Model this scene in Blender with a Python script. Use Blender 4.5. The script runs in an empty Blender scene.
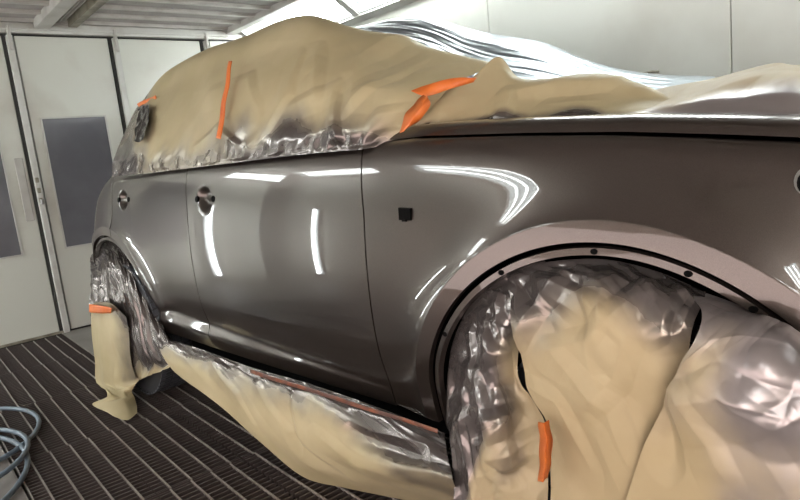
import bpy, math, random
import numpy as np
from mathutils import Matrix, Vector

S = bpy.context.scene
COL = S.collection
rng = np.random.RandomState(7)

# ------------------------------------------------------------------ camera, exposure, world
CAM_H = 1.2
cam_d = bpy.data.cameras.new('camera'); cam = bpy.data.objects.new('camera', cam_d); COL.objects.link(cam)
cam_d.sensor_width = 36.0; cam_d.lens = 620.0/800.0*36.0; cam_d.clip_start = 0.02
RX = Vector((0.645138, 0.756841, -0.102431)).normalized()
FW = Vector((-0.761875, 0.626944, -0.162358)).normalized()
UP = RX.cross(FW).normalized(); RX = FW.cross(UP).normalized()
cam.matrix_world = Matrix(((RX.x, UP.x, -FW.x, 0), (RX.y, UP.y, -FW.y, 0), (RX.z, UP.z, -FW.z, CAM_H), (0, 0, 0, 1)))
S.camera = cam
S.view_settings.view_transform = 'Standard'; S.view_settings.look = 'None'
S.view_settings.gamma = 1.0; S.view_settings.use_curve_mapping = False
S.view_settings.exposure = 0.75
TUBE = 24.0            # brightness of the fluorescent tubes
w = bpy.data.worlds.new('world'); S.world = w; w.use_nodes = True
w.node_tree.nodes['Background'].inputs[0].default_value = (0.8, 0.83, 0.85, 1)
w.node_tree.nodes['Background'].inputs[1].default_value = 0.05
try:
    S.cycles.use_denoising = True; S.cycles.max_bounces = 8; S.cycles.glossy_bounces = 5; S.cycles.diffuse_bounces = 4
    S.cycles.sample_clamp_indirect = 6.0; S.cycles.caustics_reflective = False; S.cycles.caustics_refractive = False
except Exception: pass

# ------------------------------------------------------------------ materials
def mat(name, col, rough=0.5, metal=0.0, coat=0.0, noise=None, bump=None, emit=None, spec=0.5, film=None):
    m = bpy.data.materials.new(name); m.use_nodes = True; nt = m.node_tree; N = nt.nodes; L = nt.links
    p = N['Principled BSDF']
    p.inputs['Base Color'].default_value = (*col, 1); p.inputs['Roughness'].default_value = rough
    p.inputs['Metallic'].default_value = metal; p.inputs['Coat Weight'].default_value = coat
    p.inputs['Coat Roughness'].default_value = 0.02; p.inputs['Specular IOR Level'].default_value = spec
    tc = N.new('ShaderNodeTexCoord')
    base = None
    if noise:                                   # (scale, second colour, amount-low, amount-high)
        n = N.new('ShaderNodeTexNoise'); n.inputs['Scale'].default_value = noise[0]; n.inputs['Detail'].default_value = 6
        r = N.new('ShaderNodeMapRange'); r.inputs[1].default_value = noise[2]; r.inputs[2].default_value = noise[3]
        mx = N.new('ShaderNodeMix'); mx.data_type = 'RGBA'
        mx.inputs[6].default_value = (*col, 1); mx.inputs[7].default_value = (*noise[1], 1)
        L.new(tc.outputs['Object'], n.inputs['Vector']); L.new(n.outputs[0], r.inputs[0]); L.new(r.outputs[0], mx.inputs[0])
        L.new(mx.outputs[2], p.inputs['Base Color']); base = mx.outputs[2]
    if film:                                    # (film colour, film roughness, film metallic): vertex attribute 'film' = glossy plastic
        at = N.new('ShaderNodeAttribute'); at.attribute_name = 'film'
        mx = N.new('ShaderNodeMix'); mx.data_type = 'RGBA'; mx.inputs[7].default_value = (*film[0], 1)
        if base: L.new(base, mx.inputs[6])
        else: mx.inputs[6].default_value = (*col, 1)
        fn = N.new('ShaderNodeTexNoise'); fn.inputs['Scale'].default_value = 16; fn.inputs['Detail'].default_value = 5; L.new(tc.outputs['Object'], fn.inputs['Vector'])
        def mth(op, a, b):
            q = N.new('ShaderNodeMath'); q.operation = op
            for i, v in enumerate((a, b)):
                if isinstance(v, (int, float)): q.inputs[i].default_value = v
                else: L.new(v, q.inputs[i])
            return q.outputs[0]
        f0 = at.outputs['Fac']; k4 = mth('MULTIPLY', mth('MULTIPLY', f0, mth('SUBTRACT', 1.0, f0)), 3.0)
        fac = mth('ADD', f0, mth('MULTIPLY', mth('SUBTRACT', fn.outputs[0], 0.5), k4))
        L.new(fac, mx.inputs[0]); L.new(mx.outputs[2], p.inputs['Base Color'])
        for k, a, b in (('Roughness', rough, film[1]), ('Metallic', metal, film[2])):
            r = N.new('ShaderNodeMapRange'); r.inputs[3].default_value = a; r.inputs[4].default_value = b
            L.new(fac, r.inputs[0]); L.new(r.outputs[0], p.inputs[k])
    if bump:
        n = N.new('ShaderNodeTexNoise'); n.inputs['Scale'].default_value = bump[0]; n.inputs['Detail'].default_value = 4
        b = N.new('ShaderNodeBump'); b.inputs['Strength'].default_value = bump[1]; b.inputs['Distance'].default_value = bump[2]
        L.new(tc.outputs['Object'], n.inputs['Vector']); L.new(n.outputs[0], b.inputs['Height']); L.new(b.outputs[0], p.inputs['Normal'])
    if emit:
        p.inputs['Emission Color'].default_value = (*emit[0], 1); p.inputs['Emission Strength'].default_value = emit[1]
    return m

M = dict(
    wall=mat('wall_paint', (0.66, 0.67, 0.62), 0.35, noise=(1.3, (0.52, 0.51, 0.46), 0.45, 0.75)),
    door=mat('door_paint', (0.67, 0.68, 0.62), 0.3, noise=(1.6, (0.50, 0.47, 0.41), 0.5, 0.8)),
    frame=mat('frame_paint', (0.60, 0.60, 0.57), 0.35, noise=(5, (0.42, 0.40, 0.36), 0.5, 0.8)),
    seal=mat('black_seal', (0.03, 0.03, 0.028), 0.6),
    window=mat('tinted_window', (0.13, 0.13, 0.145), 0.18, noise=(2.5, (0.18, 0.18, 0.2), 0.4, 0.7)),
    ceil=mat('ceiling_filter', (0.42, 0.40, 0.385), 0.8, noise=(6, (0.33, 0.31, 0.30), 0.4, 0.7), bump=(60, 0.3, 0.01)),
    ceilbar=mat('ceiling_bar', (0.56, 0.55, 0.52), 0.4, noise=(5, (0.40, 0.38, 0.35), 0.45, 0.75)),
    dirty=mat('channel_metal', (0.30, 0.28, 0.22), 0.5, noise=(9, (0.12, 0.11, 0.08), 0.4, 0.7)),
    reflector=mat('reflector_white', (0.5, 0.53, 0.54), 0.3),
    tube=mat('lamp_tube', (1, 1, 1), 0.4, emit=((0.95, 0.99, 0.97), TUBE)),
    concrete=mat('concrete', (0.21, 0.195, 0.18), 0.55, noise=(4, (0.15, 0.135, 0.125), 0.4, 0.7), bump=(40, 0.3, 0.004)),
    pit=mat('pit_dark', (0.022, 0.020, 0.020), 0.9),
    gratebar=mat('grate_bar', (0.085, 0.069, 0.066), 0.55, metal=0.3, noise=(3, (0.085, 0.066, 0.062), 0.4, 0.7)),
    graterod=mat('grate_rod', (0.26, 0.235, 0.215), 0.5, metal=0.2, noise=(7, (0.17, 0.145, 0.13), 0.45, 0.7)),
    paint=mat('car_paint', (0.060, 0.048, 0.041), 0.30, metal=0.8, coat=1.0, noise=(900, (0.076, 0.061, 0.053), 0.4, 0.6)),
    dark=mat('dark_plastic', (0.003, 0.003, 0.003), 0.7, spec=0.05),
    rubber=mat('tyre_rubber', (0.025, 0.027, 0.031), 0.65),
    trim=mat('gloss_black_trim', (0.02, 0.018, 0.017), 0.15, coat=0.6),
    paper=mat('masking_paper', (0.41, 0.345, 0.205), 0.58, noise=(3.0, (0.48, 0.41, 0.255), 0.4, 0.65), film=((0.15, 0.132, 0.126), 0.18, 0.72), spec=0.3),
    softpaper=mat('masking_paper_soft', (0.38, 0.30, 0.175), 0.58, noise=(3.0, (0.45, 0.365, 0.225), 0.4, 0.65), film=((0.29, 0.262, 0.262), 0.30, 0.5), spec=0.3),
    wheelpaper=mat('masking_paper_glossy_top', (0.38, 0.30, 0.175), 0.58, noise=(3.0, (0.45, 0.365, 0.225), 0.4, 0.65), film=((0.18, 0.16, 0.155), 0.19, 0.68), spec=0.3),
    tread=mat('tread_rubber', (0.06, 0.065, 0.075), 0.55),
    silver=mat('silver_film', (0.17, 0.21, 0.24), 0.28, metal=0.8, noise=(4, (0.24, 0.285, 0.315), 0.4, 0.6)),
    tape=mat('orange_tape', (0.70, 0.17, 0.03), 0.45, noise=(14, (0.62, 0.12, 0.02), 0.5, 0.7)),
    tapebrown=mat('sprayed_tape', (0.20, 0.065, 0.03), 0.3, noise=(20, (0.09, 0.04, 0.03), 0.4, 0.6)),
    hose=mat('hose_rubber', (0.15, 0.20, 0.25), 0.4, noise=(10, (0.11, 0.14, 0.17), 0.4, 0.7)),
    steel=mat('steel', (0.45, 0.45, 0.44), 0.3, metal=1.0),
    mark=mat('blue_marker', (0.25, 0.29, 0.42), 0.6),
    lens=mat('lamp_lens', (0.015, 0.015, 0.017), 0.05, coat=1),
)

# ------------------------------------------------------------------ helpers
def tag(o, label=None, cat=None, group=None, kind=None):
    if label: o['label'] = label
    if cat: o['category'] = cat
    if group: o['group'] = group
    if kind: o['kind'] = kind
    return o
def link(name, me, m, parent=None, smooth=False):
    o = bpy.data.objects.new(name, me); COL.objects.link(o)
    if m is not None and not me.materials: me.materials.append(m)
    if parent is not None: o.parent = parent
    if smooth: me.polygons.foreach_set('use_smooth', [True]*len(me.polygons))
    return o
def mesh(name, V, Fs):
    me = bpy.data.meshes.new(name); me.from_pydata([tuple(map(float, v)) for v in V], [], [tuple(map(int, f)) for f in Fs]); me.update(); return me
def obj(name, V, Fs, m, parent=None, smooth=False): return link(name, mesh(name, V, Fs), m, parent, smooth)
def empty(name, loc=(0, 0, 0)):
    o = bpy.data.objects.new(name, None); COL.objects.link(o); o.location = loc; return o
BF = [(0,3,2,1),(4,5,6,7),(0,1,5,4),(1,2,6,5),(2,3,7,6),(3,0,4,7)]
class MB:
    def __init__(s): s.V = []; s.F = []
    def box(s, x0, y0, z0, x1, y1, z1):
        k = len(s.V); s.V += [(x0,y0,z0),(x1,y0,z0),(x1,y1,z0),(x0,y1,z0),(x0,y0,z1),(x1,y0,z1),(x1,y1,z1),(x0,y1,z1)]
        s.F += [tuple(k+i for i in f) for f in BF]; return s
    def add(s, V, Fs):
        k = len(s.V); s.V += [tuple(v) for v in V]; s.F += [tuple(k+i for i in f) for f in Fs]; return s
    def grid(s, P):
        a, b = P.shape[:2]; k = len(s.V); s.V += [tuple(v) for v in P.reshape(-1, 3)]
        s.F += [(k+i*b+j, k+i*b+j+1, k+(i+1)*b+j+1, k+(i+1)*b+j) for i in range(a-1) for j in range(b-1)]; return s
    def tube(s, P, r, n=8, closed=False):
        P = np.array(P, float); T = np.gradient(P, axis=0); T /= np.linalg.norm(T, axis=1)[:, None]+1e-9
        k = len(s.V); up = np.array([0, 0, 1.0]) if abs(T[0][2]) < 0.9 else np.array([1.0, 0, 0])
        for p, t in zip(P, T):
            a = np.cross(t, up); a /= np.linalg.norm(a)+1e-9; b = np.cross(a, t)
            for i in range(n):
                q = 2*math.pi*i/n; s.V.append(tuple(p+r*(math.cos(q)*a+math.sin(q)*b)))
        for i in range(len(P)-1):
            for j in range(n): s.F.append((k+i*n+j, k+i*n+(j+1) % n, k+(i+1)*n+(j+1) % n, k+(i+1)*n+j))
        s.F.append(tuple(k+j for j in range(n))[::-1]); s.F.append(tuple(k+(len(P)-1)*n+j for j in range(n))); return s
    def o(s, name, m, parent=None, smooth=False): return obj(name, s.V, s.F, m, parent, smooth)
def box(name, a, b, m, parent=None): return MB().box(*a, *b).o(name, m, parent)
def bbox(name, a, b, m, parent=None, r=0.004):       # box with bevelled edges
    o = box(name, a, b, m, parent); md = o.modifiers.new('bevel', 'BEVEL'); md.width = r; md.segments = 1; return o

# ------------------------------------------------------------------ booth shell
XR, XF, YN, YF, ZC, ZW = -5.585, 3.0, -1.72, 3.162, 2.437, 2.229
YE0, YE1 = -1.40, 2.846         # where the flat ceiling meets the sloping light banks
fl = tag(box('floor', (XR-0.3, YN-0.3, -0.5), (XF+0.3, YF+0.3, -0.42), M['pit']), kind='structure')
# solid concrete around the grated pits
box('concrete_slab', (XR, YN, -0.42), (XF, 0.235, 0), M['concrete'], fl)
box('concrete_slab', (XR, 0.965, -0.42), (-4.05, YF, 0), M['concrete'], fl)
box('concrete_slab', (-4.05, 2.6, -0.42), (XF, YF, 0), M['concrete'], fl)
for y in (0.235, 0.252):
    box('grate_frame', (XR, y, -0.06), (XF, y+0.006, 0.001), M['graterod'], fl)
box('grate_frame', (XR, 0.955, -0.06), (-4.05, 0.963, 0.001), M['graterod'], fl)
# grate panels: deep bars across, flat rods along
def panel_data(w, nrod, L=0.788):
    m = MB(); n = 24
    for i in range(n):
        x = L*(i+0.5)/n; m.box(x-0.0038, 0, -0.032, x+0.0038, w, -0.002)
    m.box(0, 0, -0.032, 0.004, w, 0); m.box(L-0.004, 0, -0.032, L, w, 0)
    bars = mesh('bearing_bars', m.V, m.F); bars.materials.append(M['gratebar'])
    r = MB().box(-0.004, -0.0034, -0.006, L+0.005, 0.0034, 0.0015); rod = mesh('flat_rod', r.V, r.F); rod.materials.append(M['graterod'])
    return bars, rod
pw = 0.3465
bars, rod = panel_data(pw, 4)
cols = [(0.26, -5.53), (0.61, -5.53), (0.965, -4.0), (1.315, -4.0), (1.665, -4.0), (2.015, -4.0)]
for ci, (y0, xs) in enumerate(cols):
    x = -5.53; k = 0
    while x < 1.2:
        if x > xs-0.1:
            o = bpy.data.objects.new('grate_panel', bars); COL.objects.link(o); o.parent = fl
            dy = (0.0, 0.0035, -0.003, 0.003, -0.002, 0.0035, -0.003, 0.002, 0.0)[(k+ci//2) % 9]
            o.location = (x, y0, -0.0005*((k+ci) % 3))
            if x < -0.5 and y0 < 1.2:
                for j in range(4):
                    q = bpy.data.objects.new('flat_rod', rod); COL.objects.link(q); q.parent = o
                    q.location = (0, 0.05+dy+j*0.0825, 0.0)
            else:
                r = MB()
                for j in range(4): r.box(0, 0.0465+dy+j*0.0825, -0.006, 0.788, 0.0535+dy+j*0.0825, 0.0015)
                r.o('flat_rods', M['graterod'], o)['kind'] = 'stuff'
        x += 0.80; k += 1

# rear wall with a row of door leaves
wr = tag(box('wall_rear', (XR-0.14, YN-0.2, -0.42), (XR-0.06, YF+0.2, ZC+0.3), M['seal']), kind='structure')
box('header_rail', (XR-0.06, YN, 2.352), (XR+0.03, YF, ZC-0.001), M['frame'], wr)
box('header_lip', (XR+0.03, YN, 2.375), (XR+0.045, YF, 2.392), M['frame'], wr)
box('header_lip', (XR-0.06, YN, 2.343), (XR-0.02, YF, 2.352), M['seal'], wr)
def door(k, y0, y1, win=None, latch=0):
    d = tag(bbox('door_%d' % k, (XR-0.05, y0, 0.012), (XR, y1, 2.335), M['door']), kind='structure')
    if win:
        a, b = win; z0, z1 = 0.685, 1.705
        box('window_pane', (XR-0.002, a, z0), (XR+0.006, b, z1), M['window'], d)
        f = MB()
        for c in ((a-0.012, z0-0.012, b+0.012, z0), (a-0.012, z1, b+0.012, z1+0.012), (a-0.012, z0, a, z1), (b, z0, b+0.012, z1)):
            f.box(XR-0.002, c[0], c[1], XR+0.012, c[2], c[3])
        f.o('window_bead', M['frame'], d)
    return d
d1 = door(1, 0.22, 0.945, (0.33, 0.788))
d2 = door(2, 1.03, 1.705, (1.11, 1.575))
d3 = door(3, 1.78, 2.50)
door(4, -0.55, 0.20, (-0.45, 0.05)); door(5, -1.36, -0.58)
# steel posts and seals between the leaves
for i, y in enumerate((0.97, 1.735, 2.53, -0.565, 0.212)):
    if i < 3:
        bbox('door_post', (XR-0.03, y, 0), (XR+0.035, y+0.045, 2.335), M['frame'], wr)
        bbox('post_bracket', (XR+0.02, y+0.012, 2.22), (XR+0.055, y+0.036, 2.40), M['ceilbar'], wr)
        box('door_seal', (XR-0.03, y-0.022, 0.01), (XR+0.004, y, 2.34), M['seal'], wr)
box('wall_panel', (XR-0.05, 2.60, 0), (XR-0.002, YF, 2.34), M['wall'], wr)
# latch plates on the first leaf and its post
bbox('latch_plate', (XR, 0.865, 0.93), (XR+0.008, 0.925, 1.42), M['ceilbar'], d1)
for z in (1.08, 1.16, 1.24):
    bbox('latch', (XR+0.035, 0.975, z-0.02), (XR+0.05, 1.0, z+0.02), M['dirty'], wr)
bbox('latch_block', (XR+0.035, 0.98, 1.05), (XR+0.07, 1.005, 1.09), M['steel'], wr)
box('baseboard_rear', (XR, YN, 0), (XR+0.02, 0.97, 0.018), M['dirty'], wr)

# far side wall, built from tall panels
wl = tag(box('wall_left', (XR-0.1, YF+0.05, -0.42), (XF+0.1, YF+0.12, ZW+0.5), M['seal']), kind='structure')
xs = [-5.585, -4.165, -2.725, -1.265, 0.19, 1.65, 3.0]
for a, b in zip(xs[:-1], xs[1:]):
    bbox('wall_panel', (a+0.0025, YF, 0), (b-0.0025, YF+0.05, ZW), M['wall'], wl, 0.003)
h = tag(MB().tube([(-1.62, 3.16, 1.445), (-1.62, 3.10, 1.445), (-1.63, 3.085, 1.445), (-1.70, 3.085, 1.44), (-1.705, 3.085, 1.41)], 0.006).o('wall_hook', M['dirty']),
        'small dark metal hook on the pale panelled wall beyond the bonnet', 'hook')
# near side wall (behind the photographer) and front wall
wn = tag(box('wall_right', (XR-0.1, YN-0.12, -0.42), (XF+0.1, YN-0.05, ZW+0.5), M['seal']), kind='structure')
for a, b in zip(xs[:-1], xs[1:]):
    box('wall_panel', (a+0.0025, YN-0.05, 0), (b-0.0025, YN, ZW), M['wall'], wn)
wf = tag(box('wall_front', (XF, YN-0.1, -0.42), (XF+0.08, YF+0.1, ZC+0.3), M['wall']), kind='structure')

# ceiling: cross slats, long beams, one open channel
ce = tag(box('ceiling', (XR-0.1, YE0+0.01, ZC+0.06), (XF+0.1, YE1-0.01, ZC+0.10), M['ceil']), kind='structure')
bays = [(YE0+0.07, 1.17), (1.48, YE1-0.09)]
for (a, b) in bays:
    pl = MB().box(0, a, ZC+0.012, 0.262, b, ZC+0.05); pm = mesh('filter_panel', pl.V, pl.F); pm.materials.append(M['ceil'])
    sl = MB().box(-0.018, a, ZC-0.012, 0.018, b, ZC+0.03).box(-0.028, a, ZC+0.006, 0.028, b, ZC+0.016)
    sm = mesh('ceiling_slat', sl.V, sl.F); sm.materials.append(M['ceilbar'])
    x = XR+0.06
    while x < XF-0.2:
        for me, nm, dx in ((pm, 'filter_panel', 0.005), (sm, 'ceiling_slat', 0.0)):
            o = bpy.data.objects.new(nm, me); COL.objects.link(o); o.parent = ce; o.location.x = x+dx
        x += 0.272
box('ceiling_edge', (XR, YN, ZC-0.012), (XR+0.06, YF, ZC+0.05), M['ceilbar'], ce)
bbox('ceiling_beam', (XR+0.05, 1.17, ZC-0.055), (XF, 1.275, ZC+0.05), M['ceilbar'], ce)
bbox('ceiling_beam', (XR+0.05, 1.41, ZC-0.035), (XF, 1.48, ZC+0.05), M['dirty'], ce)
box('channel_back', (XR+0.05, 1.275, ZC+0.03), (XF, 1.41, ZC+0.06), M['dirty'], ce)
for y in (1.31, 1.345, 1.375): box('channel_rail', (XR+0.08, y, ZC+0.0), (XF, y+0.007, ZC+0.03), M['ceilbar'], ce)
bbox('ceiling_beam', (XR+0.03, YE1-0.09, ZC-0.04), (XF, YE1+0.0, ZC+0.06), M['ceilbar'], ce)
bbox('ceiling_beam', (XR+0.03, YE0, ZC-0.04), (XF, YE0+0.07, ZC+0.06), M['ceilbar'], ce)
for (x, y) in ((-4.86, 0.62), (-4.83, 0.70), (-4.82, 1.95), (-4.79, 2.0), (-5.05, 1.98), (-5.03, 2.03)):
    MB().box(x, y, ZC+0.0105, x+0.09, y+0.012, ZC+0.0125).o('marker_stroke', M['mark'], ce)

# sloping light banks on both sides; every fixture a lamp of its own
def bank(ya, yb, name, side_label, group, xj, lit=(0, 1, 2, 3, 4)):
    # (ya,ZC) inner upper edge, (yb,ZW) outer lower edge
    d = np.array([0, yb-ya, ZW-ZC]); Ld = np.linalg.norm(d); d /= Ld
    n = np.array([0, d[2], -d[1]]);                           # towards the room
    if n[2] > 0: n = -n
    def P(x, s, h): return np.array([x, ya, ZC])+np.array([0, 0, 0])+d*s+n*h
    def slab(m, x0, x1, s0, s1, h0, h1):
        V = [P(x, s, h) for h in (h0, h1) for x, s in ((x0, s0), (x1, s0), (x1, s1), (x0, s1))]; m.add(V, BF)
    tr = tag(MB().o(name, M['ceilbar']), kind='structure') if False else None
    m = MB(); slab(m, XR, XF, -0.1, Ld+0.15, -0.16, -0.14)
    root = tag(m.o(name, M['ceilbar']), kind='structure')
    b = MB(); slab(b, XR, XF, Ld-0.045, Ld+0.03, -0.12, 0.022); b.o('bank_rail', M['ceilbar'], root)
    b = MB(); slab(b, XR, XF, -0.02, 0.012, -0.12, 0.01); b.o('bank_rail', M['ceilbar'], root)
    for k in range(len(xj)-1):
        x0, x1 = xj[k], xj[k+1]
        b = MB(); slab(b, x1-0.035, x1+0.035, 0.01, Ld-0.045, -0.12, 0.012); b.o('bank_divider', M['ceilbar'], root)
        if k not in lit:
            b = MB(); slab(b, x0+0.03, x1-0.03, 0.0, Ld-0.04, -0.06, -0.05); b.o('blank_panel', M['wall'], root); continue
        f = empty('light_fixture', tuple(P((x0+x1)/2, Ld/2, 0)))
        bpy.context.view_layer.update()
        c = np.array(f.location)
        hsg = MB(); a0, a1 = x0+0.04, x1-0.04; s0, s1 = 0.02, Ld-0.05
        slab(hsg, a0, a1, s0, s1, -0.135, -0.125); slab(hsg, a0, a0+0.006, s0, s1, -0.125, 0.0); slab(hsg, a1-0.006, a1, s0, s1, -0.125, 0.0)
        slab(hsg, a0, a1, s0, s0+0.006, -0.125, 0.0); slab(hsg, a0, a1, s1-0.006, s1, -0.125, 0.0)
        hsg.V = [tuple(np.array(v)-c) for v in hsg.V]; hsg.o('reflector', M['reflector'], f)
        for j in range(3):
            s = s0+(s1-s0)*(j+0.5)/3
            t = MB().tube([P(a0+0.05, s, -0.06)-c, P(a1-0.05, s, -0.06)-c], 0.0125, 8); t.o('lamp_tube', M['tube'], f)
            for q in (a0+0.006, a1-0.05):
                e = MB().tube([P(q, s, -0.06)-c, P(q+0.044, s, -0.06)-c], 0.018, 8); e.o('tube_holder', M['reflector'], f)
        tag(f, side_label(k), 'light fixture', group)
ordn = ['first', 'second', 'third', 'fourth', 'fifth', 'sixth', 'seventh', 'eighth']
xj = [XR+0.05, -4.02, -2.46, -0.90, 0.66, 2.22]
bank(YE1, YF, 'trim_1', lambda k: '%s three-tube light fixture from the rear doors in the sloping bank beyond the car' % ordn[k], 'light fixtures above the far wall', xj)
xn = [XR+0.05, -4.20, -3.66, -2.42, -0.90, 0.66, 2.22]
bank(YE0, YN, 'trim_2', lambda k: '%s three-tube light fixture from the rear doors in the bank above the near wall' % ordn[k], 'light fixtures above the near wall', xn, (0, 2, 5))
f = empty('light_fixture', (XR+0.03, -1.0, 2.13))
bbox('reflector', (0, -0.43, -0.13), (0.03, 0.43, 0.13), M['reflector'], f)
for j in range(3):
    z = -0.08+0.08*j; MB().tube([(0.06, -0.39, z), (0.06, 0.39, z)], 0.0125, 8).o('lamp_tube', M['tube'], f)
    for q in (-0.42, 0.38): MB().tube([(0.06, q, z), (0.06, q+0.04, z)], 0.018, 8).o('tube_holder', M['reflector'], f)
tag(f, 'short three-tube light fixture on the rear wall in the near corner', 'light fixture')
# upright tube lamps low on the near side
def upright(loc, face, label, z0=0.45, z1=1.65):
    f = empty('wall_lamp', loc); a = math.atan2(face[1], face[0]); f.rotation_euler.z = a
    bbox('lamp_housing', (0, -0.06, z0-0.05), (0.03, 0.06, z1+0.05), M['reflector'], f)
    for y in (0.0,):
        MB().tube([(0.055, y, z0), (0.055, y, z1)], 0.019, 10).o('lamp_tube', M['tube'], f)
        for z in (z0-0.03, z1-0.01): MB().tube([(0.055, y, z), (0.055, y, z+0.04)], 0.024, 10).o('tube_holder', M['frame'], f)
    tag(f, label, 'lamp', 'upright tube lamps')
upright((-5.0, YN, 0), (0, 1), 'upright tube lamp on the near wall close to the rear doors', 0.1, 1.35)
upright((XR+0.03, -0.68, 0), (1, 0), 'upright tube lamp on the rear wall beside the last door leaf', 0.1, 1.3)
upright((-2.3, YN, 0), (0, 1), 'upright tube lamp on the near wall opposite the front wheel', 1.25, 1.7)

# unseen fill lights added: low pair warms the arch lip, tall pair the sheets
M['warm'] = mat('warm_fill', (0.9, 0.85, 0.8), 0.4, emit=((1.0, 0.82, 0.78), 2.3))
M['warm2'] = mat('warm_fill_tall', (0.9, 0.85, 0.8), 0.4, emit=((1.0, 0.86, 0.80), 5.5))
def fill_box(x0, x1, z0, z1, m, label):
    f = empty('fill_light', ((x0+x1)/2, YN, 0)); h = (x1-x0)/2
    b = MB().box(-h, 0, z0, h, 0.03, z1); b.o('lamp_housing', M['frame'], f)
    box('fill_face', (-h+0.004, 0.03, z0+0.02), (h-0.004, 0.045, z1-0.02), M[m], f)
    tag(f, label, 'lamp', 'added fill lights on the near wall')
for k in range(2): fill_box(-3.35+2.0*k, -1.354+2.0*k, 0.05, 1.08, 'warm', '%s low added fill light along the near wall, counted from the rear' % ordn[k])
for k in range(2): fill_box(0.70+1.05*k, 1.72+1.05*k, 0.35, 1.95, 'warm2', '%s tall added fill light on the near wall ahead of the car nose' % ordn[k])

# ------------------------------------------------------------------ the car: local frame u forward, v outward, z up
CANG = math.radians(3.5)
EU = np.array([math.cos(CANG), math.sin(CANG), 0]); EV = np.array([EU[1], -EU[0], 0]); P0 = np.array([-1.43, 1.07, 0])
CAR_M = Matrix(((EU[0], EV[0], 0, P0[0]), (EU[1], EV[1], 0, P0[1]), (0, 0, 1, 0), (0, 0, 0, 1)))
def W(P): P = np.asarray(P, float); return P0+P[..., 0:1]*EU+P[..., 1:2]*EV+P[..., 2:3]*np.array([0, 0, 1.0])
car = tag(empty('car'), 'dark bronze-grey sports utility car with its windows, wheels and sills masked for painting', 'car')
CF = (0.71, 0.42); RF = 0.540; CR = (-2.25, 0.385); RR = 0.500
def ztop(u): return np.interp(u, [-3.0, -2.8, -2.65, -2.52, -2.42, -2.32, -2.2, 0.17, 0.49, 0.74, 0.93, 1.08, 1.4, 1.8], [0.78, 0.90, 1.00, 1.085, 1.14, 1.185, 1.222, 1.222, 1.202, 1.182, 1.160, 1.140, 1.08, 0.96])
_w = np.linspace(0, 1.2, 601)
_t = np.interp(_w, [0, .01, .022, .035, .05, .08, .12, .20, .30, .40, .52, .60, .66, .70, 1.2], [62, 48, 34, 25, 19, 14, 11, 7, 4, 1, -3, -7, -14, -16, -4])
_v = -np.cumsum(np.tan(np.radians(_t)))*(_w[1]-_w[0]); _v = -( _v[-1]-_v)   # placeholder, shifted below
_v = np.cumsum(np.tan(np.radians(_t)))*(_w[1]-_w[0])                # going down the side: outward while the tilt is upward
_v = _v-_v.max()
def smooth(x, a, b): x = np.clip((x-a)/(b-a), 0, 1); return x*x*(3-2*x)
CUPS = [(-1.045, 1.072, 0.062), (-1.995, 1.078, 0.058)]
def V(u, z):
    u = np.asarray(u, float); z = np.asarray(z, float)
    wv = ztop(u)-z
    v = np.interp(wv, _w, _v)
    v = v-0.010*(u+0.55)**2*(u > -1.9)*(u < 0.8)-(u <= -1.9)*(0.010*1.35**2)-(u >= 0.8)*(0.010*1.35**2)
    v = v-0.70*np.maximum(0, -(u+2.42))**2.0-0.30*np.maximum(0, u-0.85)**2
    # rocker ledge: swells out again under the doors, fading towards the front wheel
    amp = np.clip(1-(u+1.55)/1.6, 0, 1)*smooth(u, -1.95, -1.6)
    v = v+0.032*amp*(1-smooth(z, 0.45+0.01*amp, 0.45+0.075*amp+0.01))
    for (c, R) in ((CF, RF), (CR, RR)):
        d = np.hypot(u-c[0], z-c[1])-R
        out = 0.026*np.exp(-np.maximum(d-0.052, 0)/0.06)
        v = v+np.where(d < 0.052, 0.026-0.03*np.clip(0.052-d, 0, 0.1), out)
    for (a, b, r) in CUPS:
        q = np.hypot((u-a)/1.15, z-b)/r
        v = v-0.030*(1-smooth(q, 0.35, 1.0))
    return v
def G(U, Z, dv=0.0): return np.stack([U+0.45*np.interp(ztop(U)-Z, _w, _v)*(1-smooth(ztop(U)-Z, .12, .24)), V(U, Z)+dv, Z], -1)
def edge_in(P, depth=0.018):                 # adds a returned edge all round a panel grid
    a, b = P.shape[:2]
    Q = np.zeros((a+2, b+2, 3)); Q[1:-1, 1:-1] = P; Q[0, 1:-1] = P[0]; Q[-1, 1:-1] = P[-1]; Q[1:-1, 0] = P[:, 0]; Q[1:-1, -1] = P[:, -1]
    Q[0, 0] = P[0, 0]; Q[0, -1] = P[0, -1]; Q[-1, 0] = P[-1, 0]; Q[-1, -1] = P[-1, -1]
    for s in (0, -1): Q[s, :, 1] -= depth; 
    for s in (0, -1): Q[1:-1, s, 1] -= depth
    return Q
def sharp(o, ang=40):
    me = o.data; me.polygons.foreach_set('use_smooth', [True]*len(me.polygons)); me.set_sharp_from_angle(angle=math.radians(ang))
def panel(name, P, m='paint', edge=True, parent=car, ang=40):
    Q = edge_in(P) if edge else P
    o = MB().grid(W(Q)).o(name, M[m], parent); sharp(o, ang); return o
def colpanel(name, u0, u1, zlo, nu, nz, us=None):
    us = np.linspace(u0, u1, nu) if us is None else us
    t = np.linspace(0, 1, nz)
    U = np.repeat(us[:, None], nz, 1); lo = np.array([zlo(u) for u in us])[:, None]; hi = ztop(us)[:, None]-0.002
    Z = lo+(hi-lo)*t[None]; return panel(name, G(U, Z))
g = 0.0028
colpanel('front_door', -1.215+g, -0.035-g, lambda u: 0.40, 190, 150)
def circ(u, c, R, z0): 
    q = R*R-(u-c[0])**2; return max(z0, c[1]+math.sqrt(q)) if q > 0 else z0
th = np.linspace(0, 1, 160)
ue = CR[0]+RR+0.004
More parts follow.
